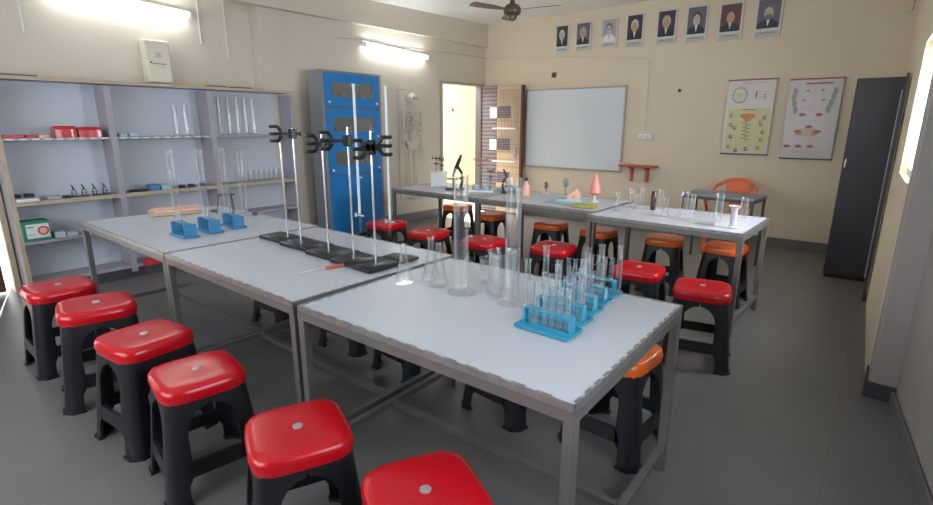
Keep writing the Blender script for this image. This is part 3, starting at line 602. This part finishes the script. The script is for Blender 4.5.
def chart(x0, x1, z0, z1, label, kind):
    cx, wd, h = (x0+x1)/2, x1-x0, z1-z0; t = thing('wall_chart', label, 'poster', (cx, 7.09, (z0+z1)/2))
    n = 24; fr = []; bk = []
    bow = lambda v: -.030*sin(pi*v)*(1-.4*v)
    M = MB(); k = 'paper' if kind == 0 else 'paperpink'
    rg = [[(-wd/2, bow(i/n), -h/2+h*i/n), (wd/2, bow(i/n)*.6, -h/2+h*i/n), (wd/2, bow(i/n)*.6+.002, -h/2+h*i/n), (-wd/2, bow(i/n)+.002, -h/2+h*i/n)] for i in range(n+1)]
    M.loft([r for r in rg], k); 
    def patch(u, v, ru, rv, kk, sides=14, lay=1, rot=0):   # small printed shape in poster coordinates
        pts = []
        for i in range(sides):
            a = 2*pi*i/sides+rot; uu = u+ru*cos(a); vv = v+rv*sin(a); f = uu
            pts.append(((uu-.5)*wd, bow(vv)*(1-.4*uu)-.0022*lay, (vv-.5)*h))
        M.add(pts, [list(range(sides))], kk)
    def rect(u0, v0, u1, v1, kk, lay=1):
        m_ = 12
        for i in range(m_):
            a, b = v0+(v1-v0)*i/m_, v0+(v1-v0)*(i+1)/m_
            M.add([((u-.5)*wd, bow(v)*(1-.4*u)-.002*lay, (v-.5)*h) for u, v in ((u0, a), (u1, a), (u1, b), (u0, b))], [(0, 1, 2, 3)], kk)
    if kind == 0:
        rect(.06, .04, .97, .62, 'paperyel', 1)
        for a in range(18): patch(.27+.15*cos(a*pi/9), .80+.10*sin(a*pi/9), .022, .014, 'inkg', 6, 1.5)
        patch(.27, .80, .07, .04, 'paperyel', 14, 1.5)
        for i in range(3): rect(.60, .84-i*.04, .86, .845-i*.04, 'inkgrey', 1.5)
        patch(.62, .80, .02, .06, 'inkg', 8, 2); patch(.80, .78, .03, .04, 'inkgrey', 8, 2)
        rect(.30, .955, .85, .965, 'inkgrey', 1.5); rect(.36, .60, .66, .61, 'inkr', 2)
        patch(.50, .52, .17, .035, 'inko', 16, 2); patch(.50, .49, .09, .05, 'inko', 12, 2.3)
        rect(.487, .20, .505, .47, 'inkg', 2)
        for i in range(5): patch(.45, .42-i*.05, .05, .008, 'inkg', 6, 2.5, .4); patch(.55, .40-i*.05, .05, .008, 'inkg', 6, 2.5, -.4)
        for u, v, kk in ((.14, .53, 'inkg'), (.16, .40, 'inkg'), (.24, .36, 'inkr'), (.18, .24, 'ink1'), (.15, .10, 'inkg'), (.32, .05, 'ink1'), (.54, .07, 'ink1'), (.80, .09, 'inkg'), (.84, .20, 'inkg'), (.86, .30, 'inkr'), (.80, .41, 'inkg'), (.86, .50, 'inkr'), (.78, .44, 'inko')):
            patch(u, v, .045, .03, kk, 9, 2); patch(u+.012, v+.006, .022, .014, 'paperyel', 7, 2.6)
    else:
        rect(.30, .935, .82, .955, 'inkr', 1.5)
        for u, v in ((.10, .78), (.13, .70), (.12, .85), (.86, .78), (.83, .70), (.88, .84), (.8, .62), (.17, .62)): patch(u, v, .05, .045, 'sageprint', 7, 2, .4); patch(u-.02, v+.03, .03, .02, 'sageprint', 5, 2.3)
        for u, v in ((.30, .74), (.68, .74), (.36, .86), (.64, .86)): patch(u, v, .035, .014, 'inkp', 7, 2)
        for u, v in ((.32, .56), (.64, .56), (.48, .41), (.27, .35), (.66, .35), (.10, .16), (.33, .16), (.56, .16)):
            patch(u, v, .065, .02, 'inkr', 12, 2.4); patch(u+.05, v-.004, .035, .01, 'inkp', 8, 2.8); patch(u-.02, v+.005, .02, .01, 'inkp', 7, 2.9)
        patch(.46, .34, .22, .055, 'beige', 18, 1.6); patch(.30, .33, .07, .03, 'inko', 12, 2); patch(.62, .33, .07, .03, 'inko', 12, 2)
        for v in (.64, .48, .25, .10, .08, .05): rect(.22, v, .80, v+.004, 'inkgrey', 1.5)
    M.build('chart_sheet', t)
    for s in (-1, 1): MB().cyl((-wd/2-.01, .006, s*h/2), (wd/2+.01, .006, s*h/2), .010, 'inkr' if s > 0 else 'ink1', seg=8).build('chart_rod', t)
chart(-1.635, -1.13, 1.105, 1.975, 'yellow-green printed plant chart hanging on the front wall, left of two', 0)
chart(-.985, -.49, 1.075, 1.952, 'pinkish printed chart with small red figures, nearest the dark cupboard', 1)

# security camera
cc = thing('security_camera', 'white dome security camera high in the right corner', 'camera', (-.12, 7.06, 2.72))
MB().cyl((0, .06, .02), (0, -.01, .02), .045, 'white', seg=18).build('mount', cc)
MB().ball((0, -.04, -.0), .045, 'white').build('housing', cc)
MB().ball((0, -.075, -.015), .018, 'black').build('lens', cc)
tag(MB().tube([(-.08, 7.11, 2.70), (-.03, 7.10, 2.66), (-.03, 7.10, 2.57), (-.06, 7.10, 2.55), (-.09, 7.11, 2.56)], .006, 'inkgrey', 6).build('cable'), 'short grey cable loop below the security camera', 'cable')

# ceiling fan
fn = thing('ceiling_fan', 'brown three-bladed ceiling fan over the far tables', 'fan', (-3.53, 5.14, 0))
MB().cyl((0, 0, 2.80), (0, 0, CZ), .012, 'fan').lathe([(.05, 2.96), (.03, 2.93), (.014, 2.92)], 'fan', cap0=False).build('downrod', fn)
MB().lathe([(.03, 2.59), (.045, 2.60), (.055, 2.635), (.085, 2.65), (.10, 2.68), (.10, 2.715), (.075, 2.75), (.03, 2.77), (.025, 2.81)], 'fan', cap1=True, seg=24).build('motor', fn)
for a in (-107.0, 13.0, 133.0):
    a = radians(a); Rz = Matrix.Rotation(a, 3, 'Z')
    M = MB(); P = [(.09, -.02), (.16, -.035), (.30, -.058), (.54, -.062), (.56, -.03), (.56, .03), (.54, .055), (.30, .05), (.16, .03), (.09, .02)]
    M.poly([Rz @ Vector((x, y, 2.70+y*.18)) for x, y in P], (0, 0, .004), 'fan'); M.build('fan_blade', fn)

# dark cupboard in the far right corner and the narrow board
dc = thing('steel_cupboard', 'tall charcoal steel cupboard in the far right corner', 'cupboard', (-.155, 6.24, 0), radians(2))
MB().box((0, 0, .945), (.345, .52, 1.83), 'darkgrey', bev=.006).build('cabinet_body', dc)
MB().box((0, -.268, .945), (.325, .016, 1.78), 'darkgrey', bev=.003).build('cupboard_door', dc)
MB().cyl((-.15, -.276, 1.12), (-.15, -.30, 1.12), .012, 'chrome').cyl((-.15, -.30, 1.15), (-.15, -.30, 1.07), .007, 'chrome').build('door_handle', dc, label='chrome handle')
MB().box((0, 0, .015), (.33, .5, .03), 'black').build('plinth', dc)
MB().box((.155, -.278, .9), (.008, .006, 1.7), 'greyplate').build('edge_trim', dc)
tag(MB().box((0, 0, .92), (.02, .26, 1.84), 'darkgrey', bev=.003).box((-.011, 0, .92), (.004, .20, 1.7), 'darksteel').build('board', None, (.028, 5.42, 0)), 'narrow dark board standing against the right wall beside the window', 'board')

# orange armchair behind the desk
oc = thing('plastic_armchair', 'orange moulded plastic armchair behind the small desk', 'chair', (-1.29, 6.36, 0), radians(-4)); oc.scale = (.84, .9, .96)
M = MB(); n = 13
rg = []
for i in range(n):
    a = radians(-78+156*i/(n-1)); x = .27*sin(a); zt_ = .90-.10*abs(sin(a))**2.2; y = .22*cos(a)
    rg.append([(x, y, zt_-.05), (x, y-.018, zt_-.05), (x, y-.02, zt_), (x, y+.004, zt_)])
M.loft(rg, 'orangepl'); M.build('back_rail', oc)
M = MB(); M.poly([(-.06, .19, .42), (.06, .19, .42), (.10, .215, .60), (.155, .225, .74), (.16, .215, .86), (0, .235, .895), (-.16, .215, .86), (-.155, .225, .74), (-.10, .215, .60)], (0, -.015, 0), 'orangepl')
M.build('backrest', oc)
MB().loft([se(.20, .40, 4), se(.215, .42, 4), se(.21, .435, 4), se(.12, .425, 3)], 'orangepl').build('seat', oc)
for s in (-1, 1):
    MB().tube([(s*.255, .06, .80), (s*.275, -.02, .66), (s*.275, -.20, .64), (s*.25, -.23, .60), (s*.215, -.2, .42)], [.02, .022, .024, .02, .018], 'orangepl').build('armrest', oc)
    MB().loft([[(s*.235+a*.018, -.225+b*.018, 0) for a, b in ((-1, -1), (1, -1), (1, 1), (-1, 1))], [(s*.20+a*.03, -.19+b*.03, .42) for a, b in ((-1, -1), (1, -1), (1, 1), (-1, 1))]], 'orangepl', smooth=False).build('leg', oc)
    MB().loft([[(s*.22+a*.018, .27+b*.018, 0) for a, b in ((-1, -1), (1, -1), (1, 1), (-1, 1))], [(s*.16+a*.03, .17+b*.03, .42) for a, b in ((-1, -1), (1, -1), (1, 1), (-1, 1))]], 'orangepl', smooth=False).build('leg', oc)

# ------------------------------------------------------------------ near table: retort stands
TZ = .7525
def claw(t, z, side, reach=.075, ang=0):
    # boss on the rod, arm, and two three-finger jaws gripping to one side
    A = Matrix.Rotation(ang, 3, 'Z'); tr = lambda p: A @ Vector((p[0]*side, p[1], 0)) + Vector((0, 0, p[2]))
    M = MB(); M.box((0, 0, z), (.038, .038, .055), 'black', bev=.005); M.cyl(tr((-.02, 0, z)), tr((-.045, 0, z)), .008, 'black'); M.cyl(tr((-.045, 0, z-.014)), tr((-.045, 0, z+.014)), .005, 'black')
    M.cyl(tr((0, 0, z)), tr((reach-.03, 0, z)), .009, 'black')
    M.build('clamp_boss', t)
    M = MB()
    for zz in (-.040, 0, .040):
        M.tube([tr((reach-.035, 0, z+zz*.3)), tr((reach-.015, .0, z+zz)), tr((reach-.004, .016, z+zz)), tr((reach+.016, .018, z+zz)), tr((reach+.022, .008, z+zz))], .0098, 'black', 6)
        M.tube([tr((reach-.015, .0, z+zz)), tr((reach-.004, -.016, z+zz)), tr((reach+.016, -.018, z+zz)), tr((reach+.022, -.008, z+zz))], .0098, 'black', 6)
    M.build('clamp_jaw', t)
def retort(label, x, y, bx0, bx1, by0, by1, h, claws, bz=0):
    t = thing('retort_stand', label, 'stand', (x, y, TZ), 0, 'retort stands on the middle near table')
    MB().box(((bx0+bx1)/2-x, (by0+by1)/2-y, .011), (bx1-bx0, by1-by0, .022), 'black', bev=.004).build('base', t)
    MB().cyl((0, 0, .02), (0, 0, h-TZ), 0.0055, 'chrome', seg=10).build('rod', t)
    for c in claws: claw(t, *c)
    return t
YW = radians(39)   # clamps lie roughly across the view
retort('retort stand at the left end of the row, the one without its own clamp', -2.811, 1.693, -2.99, -2.722, 1.60, 1.755, 1.345, [])
retort('second retort stand from left, black clamp pointing left', -2.651, 1.68, -2.718, -2.424, 1.575, 1.75, 1.43, [(.645, -1, .10, YW)])
retort('third retort stand from left, small black clamp at its top', -2.296, 1.622, -2.42, -2.172, 1.55, 1.74, 1.42, [(.60, -1, .055, YW)])
retort('fourth retort stand from left, long black clamp pointing left', -2.07, 1.614, -2.168, -1.975, 1.53, 1.73, 1.438, [(.62, -1, .11, YW)])
retort('retort stand at the right end of the row, holding two burettes', -1.893, 1.609, -1.97, -1.835, 1.52, 1.72, 1.42, [(.585, -1, .060, YW), (.60, 1, .070, YW)])
slab('stand_base', 'loose glossy black base plate behind the rightmost retort stand', 'plate', (-1.93, 1.80, TZ+.008), (.17, .13, .016), 'black', None, radians(8))
def burette(label, x, y, z0, z1):
    t = thing('burette', label, 'burette', (x, y, z0), 0, 'burettes in the double clamp')
    L = z1-z0
    MB().lathe([(.0065, .10), (.0065, .13), (.0065, L-.01), (.0085, L), (.0065, L)], 'burette', cap0=True, cap1=False, seg=12).build('graduated_tube', t)
    MB().lathe([(.002, 0), (.004, .04), (.006, .085), (.0075, .10)], 'glass', seg=10).build('tip', t)
    MB().cyl((-.03, 0, .09), (.03, 0, .09), .004, 'greyplate').cyl((-.03, 0, .08), (-.03, 0, .10), .005, 'greyplate').build('stopcock', t)
dirx, diry = cos(YW), sin(YW)
burette('white burette held left of the rightmost retort stand, its top highest in the row', -1.893-.068*dirx, 1.609-.068*diry, .93, 1.63)
burette('white burette held right of the rightmost retort stand', -1.893+.078*dirx, 1.609+.078*diry, .90, 1.62)
sd = thing('screwdriver', 'thin screwdriver with red-brown handle lying before the black stand bases', 'tool', (-2.075, 1.42, TZ+.008), radians(78))
MB().cyl((-.11, 0, 0), (.02, 0, 0), .0025, 'chrome').build('shaft', sd); MB().lathe([(.006, 0), (.010, .01), (.008, .05), (.010, .09), (.006, .10)], 'redwood', seg=10, cap1=True)
M = MB(); M.cyl((.02, 0, 0), (.12, 0, 0), .009, 'redwood', .008); M.build('handle', sd)

# flasks, cylinders and beakers on the near table
def conical(label, x, y, h, z=TZ, r=.042, group='conical flasks on the near table'):
    p = [(r*.9, 0), (r, .006), (r*.97, .015), (r*.32, h*.72), (r*.30, h*.95), (r*.38, h), (r*.34, h), (r*.27, h*.94), (r*.28, h*.72), (r*.9, .016), (.001, .006)]
    return lathe_glass('conical_flask', label, 'flask', (x, y, z), p, group)
conical('conical flask nearest the retort stands, leftmost of three', -1.61, 1.53, .18, r=.043)
conical('conical flask in the middle of three beside the tall cylinder', -1.55, 1.645, .20, r=.043)
conical('conical flask closest to the tall cylinder, rightmost of three', -1.462, 1.60, .195, r=.044)
def meas(label, x, y, r, h, z=TZ, group='tall measuring cylinders on the near table', name='measuring_cylinder', foot=True, cat='cylinder'):
    return lathe_glass(name, label, cat, (x, y, z), cyl_prof(r, h, foot), group, 26)
meas('very tall glass measuring cylinder right of the conical flasks, with thick round foot', -1.325, 1.59, .031, .50)
meas('very tall glass measuring cylinder just left of the turquoise racks', -1.085, 1.62, .031, .50)
def beaker(label, x, y, r, h, z=TZ, group='glass beakers on the near table'):
    p = [(r*.93, 0), (r, .008), (r, h-.012), (r*1.07, h), (r*1.03, h), (r-.003, h-.014), (r-.003, .010), (.001, .007)]
    return lathe_glass('glass_beaker', label, 'beaker', (x, y, z), p, group, 28)
beaker('large glass beaker between the two tall measuring cylinders', -1.19, 1.70, .058, .185)
beaker('low glass beaker behind and left of the large beaker', -1.33, 1.80, .045, .11)
meas('slim footed glass cylinder between beaker and turquoise racks', -1.00, 1.60, .012, .20, group=None)

# turquoise racks with test tubes
def rack(label, cx, cy, rz, wd=.215, dp=.115, h=.066, n=6, kb='blue', group='turquoise test tube racks', pd=.032, pd2=.034):
    t = thing('test_tube_rack', label, 'rack', (cx, cy, TZ), rz, group)
    MB().box((0, 0, .006), (wd, dp, .012), kb, bev=.002).build('base', t)
    MB().box((0, 0, h), (wd*.86, pd, .005), kb).build('top_plate', t)
    for s in (-1, 1): MB().box((s*wd*.425, 0, h/2), (.008, pd2, h), kb).build('side_post', t)
    return t
tubeP = lambda r, L: [(.001, 0), (r*.6, r*.25), (r, r), (r, L*.5), (r, L-.004), (r+.0025, L-.001), (r+.0025, L), (r-.0015, L)]
TT = {}
def ttube(x, y, L, r, label, group, z=TZ+.0125):
    key = (L, r)
    if key not in TT: TT[key] = MB().lathe(tubeP(r, L), 'tubeglass', seg=14, cap0=True).build('test_tube', None, (x, y, z)); o = TT[key]
    else: o = TT[key].copy(); S.collection.objects.link(o); o.location = (x, y, z)
    tag(o, label, 'test tube', group); return o
RK = [(-.832, 1.475, -1, 'turquoise test tube rack nearest the camera, fully visible from base to tubes', 'nearest'),
      (-.852, 1.60, -1, 'turquoise test tube rack, second from the front', 'second'),
      (-.868, 1.725, -1, 'turquoise test tube rack, middle of the five', 'middle'),
      (-.880, 1.845, 0, 'turquoise test tube rack, second from the back', 'fourth'),
      (-.892, 1.96, 0, 'turquoise test tube rack at the back, by the table\'s far edge', 'rearmost')]
for q, (x, y, a, l, nm) in enumerate(RK):
    rack(l, x, y, radians(a))
    g = 'test tubes in the %s turquoise rack' % nm
    for j in range(6):
        for s in (0,):
            if (q, j) in ((2, 1), (3, 4), (4, 0)): continue
            ttube(x-.075+j*.030, y, .15, .0085, 'clear glass test tube in the %s turquoise rack' % nm, g)
for i, (x, y, L_, l) in enumerate(((-.985, 1.71, .235, 'wide boiling tube standing tall at the left of the turquoise racks'), (-.80, 1.663, .22, 'wide boiling tube rising from between the middle turquoise racks'), (-.842, 1.785, .235, 'wide boiling tube rising above the centre of the turquoise racks'), (-.84, 1.905, .225, 'wide boiling tube rising near the back of the turquoise racks'), (-.80, 2.0, .21, 'wide boiling tube at the right rear of the turquoise racks'), (-.90, 1.66, .20, 'wide boiling tube left of centre among the turquoise racks'))):
    ttube(x, y, L_, .0125, l, 'wide boiling tubes among the turquoise racks', TZ)

# left table: three small blue racks, tall glass, flat red box
for i, (x, y, l) in enumerate(((-3.43, 1.335, 'small blue rack nearest the table front edge on the left table'), (-3.46, 1.51, 'small blue rack in the middle of the three on the left table'), (-3.49, 1.69, 'small blue rack farthest back on the left table'))):
    rk = rack(l, x, y, radians((0, -4, -6)[i]), .22, .10, .085, kb='bluerack', group='small blue racks on the left table', pd=.035, pd2=.075)
for i, (x, y, h, l) in enumerate(((-3.93, 1.50, .52, 'tall glass cylinder, first from the left on the left table'), (-3.79, 1.64, .52, 'tall glass cylinder behind the middle small blue rack'), (-3.92, 1.86, .52, 'tall glass cylinder, third on the left table'), (-3.86, 1.97, .50, 'tall glass cylinder nearest the table\'s far edge on the left table'))):
    meas(l, x, y, .025, h, group='tall glass cylinders on the left table')
fb = thing('specimen_box', 'flat open cardboard box with coral lid lying at the back of the left table', 'box', (-4.40, 1.66, TZ), radians(75))
MB().box((0, 0, .012), (.36, .24, .022), 'wood', bev=.002).build('box_base', fb)
MB().box((.02, 0, .032), (.34, .22, .014), 'peach', rz=.06).build('box_lid', fb, label='coral lid')
bs = thing('tripod_stand', 'small dark wire tripod behind the tall glass on the left table', 'stand', (-4.05, 1.93, TZ))
MB().tube([(.06*cos(a), .06*sin(a), .15) for a in [2*pi*i/12 for i in range(13)]], .004, 'darksteel').build('ring', bs)
for k in range(3):
    a = 2*pi*k/3; MB().cyl((.06*cos(a), .06*sin(a), .15), (.085*cos(a), .085*sin(a), 0), .004, 'darksteel').build('leg', bs)
slab('rubber_stopper', 'small dark block left of the tripod on the left table', 'stopper', (-4.20, 1.88, TZ+.01), (.05, .03, .02), 'darksteel')
slab('rubber_stopper', 'small dark block at the table\'s far edge on the left table', 'stopper', (-3.80, 2.02, TZ+.012), (.04, .03, .024), 'darksteel')

# ------------------------------------------------------------------ far row contents
def wclamp(t, x, y, z0, z1, w_, k='darksteel'):
    MB().cyl((x, y, z0), (x, y, z1), .005, 'steel', seg=8).cyl((x-w_, y, z1-.03), (x+w_, y, z1-.03), .005, k, seg=8).cyl((x-w_*.7, y, z1-.09), (x+w_*.9, y, z1-.09), .005, k, seg=8).box((x, y, z1-.03), (.022, .022, .022), k).box((x, y, z1-.09), (.022, .022, .022), k).box((x-w_, y, z1-.02), (.01, .01, .04), k).box((x+w_, y, z1-.02), (.01, .01, .04), k).build('clamp_rod', t)
t = thing('screw_press', 'white boxed apparatus with twin screw rods at the far table\'s left', 'apparatus', (-4.0, 4.40, TZ), radians(39))
MB().box((0, 0, .085), (.18, .14, .17), 'white', bev=.006).build('body', t)
wclamp(t, -.03, 0, .17, .35, .045); wclamp(t, .03, .02, .17, .33, .03)
microscope('microscope', 'black microscope between the white boxed apparatus and glass bottle stand', 'microscope', (-3.65, 4.28, TZ), radians(200), .38)
t = thing('gas_apparatus', 'glass bottles with clamps on a white board beside the microscope', 'apparatus', (-3.34, 4.36, TZ), radians(30))
MB().box((0, 0, .008), (.26, .17, .016), 'white').build('base_board', t)
for x, r, h in ((-.06, .045, .16), (.05, .04, .14)): MB().lathe([(r, .017), (r, h*.6), (r*.45, h*.8), (r*.4, h), (r*.5, h+.006)], 'glass', (x, 0, 0), 18).lathe([(r*.9, .02), (r*.9, h*.42)], 'flblue' if x > 0 else 'greyplate', (x, 0, 0), 16, cap1=True).build('bottle', t)
wclamp(t, -.02, .05, .016, .36, .075, 'redwood'); wclamp(t, .09, .03, .016, .24, .03)
slab('white_plate', 'thin pale plate lying before the glass bottle stand', 'plate', (-3.16, 4.10, TZ+.006), (.24, .14, .012), 'greyplate', None, radians(15))
microscope('microscope', 'dark grey slanted microscope beside the glass bottle apparatus, under the doorway leaf', 'microscope', (-3.03, 4.40, TZ), radians(30), .25, 'darkgrey')
slab('pale_tray', 'low pale tray behind the slanted grey microscope', 'tray', (-3.12, 4.58, TZ+.02), (.26, .16, .04), 'greyplate', None, 0, .006)
t = thing('reagent_bottle', 'brown bottle with dark cap right of the slanted grey microscope', 'bottle', (-2.78, 4.36, TZ))
MB().lathe([(.035, 0), (.038, .01), (.038, .10), (.016, .13), (.014, .15)], 'peach', seg=18, cap1=True).build('bottle_body', t); MB().cyl((0, 0, .15), (0, 0, .18), .017, 'black').build('cap', t)
def stem_model(name, label, x, y, rad, h, kb, kd, face=radians(-30)):
    t = thing(name, label, 'model', (x, y, TZ), face)
    MB().lathe([(.04, 0), (.04, .01), (.012, .018)], 'white', seg=18).build('base', t); MB().cyl((0, 0, .012), (0, 0, h-rad), .004, 'steel').build('stem', t)
    M = MB(); M.ball((0, 0, h-rad), rad, kb, 1, .45, 1); M.build('head', t); MB().ball((0, -rad*.3, h-rad), rad*.5, kd, 1, .5, 1).build('core', t)
stem_model('flower_model', 'small dark round flower model on a thin stem, nearest the whiteboard corner', -2.70, 4.62, .036, .125, 'ink1', 'inkgrey')
stem_model('cell_model', 'grey-green round model on a stem between the dark flower and peach house shape', -2.43, 4.54, .05, .19, 'sage', 'greyplate')
t = thing('organ_model', 'peach wedge-shaped model on a pale blue base', 'model', (-2.21, 4.30, TZ), radians(20))
MB().box((-.04, 0, .012), (.22, .10, .024), 'flblue').build('base', t)
MB().poly([(-.055, -.04, .024), (.055, -.04, .024), (.055, -.04, .085), (.015, -.04, .115), (-.055, -.04, .06)], (0, .08, 0), 'peach').build('body', t); MB().box((.005, -.042, .05), (.02, .008, .03), 'pink').build('inset', t)
t = thing('cone_model', 'coral pink pointed cone model on a clear stand', 'model', (-2.06, 4.42, TZ))
MB().lathe([(.04, 0), (.04, .008), (.01, .014), (.006, .07)], 'white', seg=16, cap1=True).build('stand', t)
MB().lathe([(.02, .06), (.052, .085), (.048, .13), (.03, .20), (.012, .25), (.004, .262)], 'pink', seg=12, cap1=True).build('cone', t)
slab('model_board', 'yellow-green rectangular board lying at the far table\'s front edge', 'board', (-1.985, 4.06, TZ+.012), (.21, .13, .024), 'olive', None, radians(8), .005)
slab('grey_sheet', 'thin grey sheet lying left of the yellow-green board', 'sheet', (-2.27, 4.13, TZ+.004), (.26, .10, .007), 'greyplate', None, radians(-4), .001)
G = 'glassware on the right far table'
meas('slim glass cylinder farthest left on the right far table', -1.69, 4.06, .020, .155, group=G)
meas('slim glass cylinder with dark dots, second from left among the far glassware', -1.655, 4.29, .022, .165, group=G)
meas('short slim glass cylinder third from left among the far glassware', -1.575, 4.20, .017, .135, group=G)
meas('taller glass cylinder behind, fourth from left among the far glassware', -1.63, 4.47, .020, .16, group=G)
t = thing('reagent_bottle', 'dark brown straight-sided bottle among the far table glassware', 'bottle', (-1.475, 4.31, TZ)); MB().lathe([(.018, 0), (.021, .005), (.021, .145), (.017, .15)], 'amber', cap1=True).build('bottle_body', t); MB().cyl((0, 0, .15), (0, 0, .158), .018, 'black').build('cap', t)
meas('glass cylinder just right of the dark brown bottle', -1.455, 4.44, .021, .16, group=G)
meas('glass cylinder nearest the table front, right of the dark brown bottle', -1.295, 4.08, .019, .145, group=G)
meas('tall wide glass cylinder in the middle of the right far table', -1.15, 4.05, .030, .21, group=G, foot=False)
meas('slim tall glass cylinder touching the wide one in the middle of the far table', -1.08, 4.03, .017, .19, group=G)
t = MB()
for (c, d) in (((0, 0, .004), (.17, .11, .008)), ((0, -.053, .05), (.17, .004, .10)), ((0, .053, .05), (.17, .004, .10)), ((-.083, 0, .05), (.004, .11, .10)), ((.083, 0, .05), (.004, .11, .10))): t.box(c, d, 'glass')
tag(t.build('glass_trough', None, (-.975, 3.93, TZ), radians(8)), 'low rectangular glass trough on the right far table', 'trough')
meas('tall clear cylinder between the trough and the small flared cylinder', -.905, 4.07, .026, .21, group=G, foot=False)
t = lathe_glass('flared_cylinder', 'small white flared cylinder at the far table\'s right front corner', 'cylinder', (-.765, 3.89, TZ), [(.034, 0), (.034, .006), (.022, .014), (.022, .13), (.040, .155), (.038, .155), (.020, .13), (.020, .02), (.001, .016)], None, 22, 'burette')
meas('clear cylinder at the right rear of the right far table', -.80, 4.40, .028, .155, group=G, foot=False)
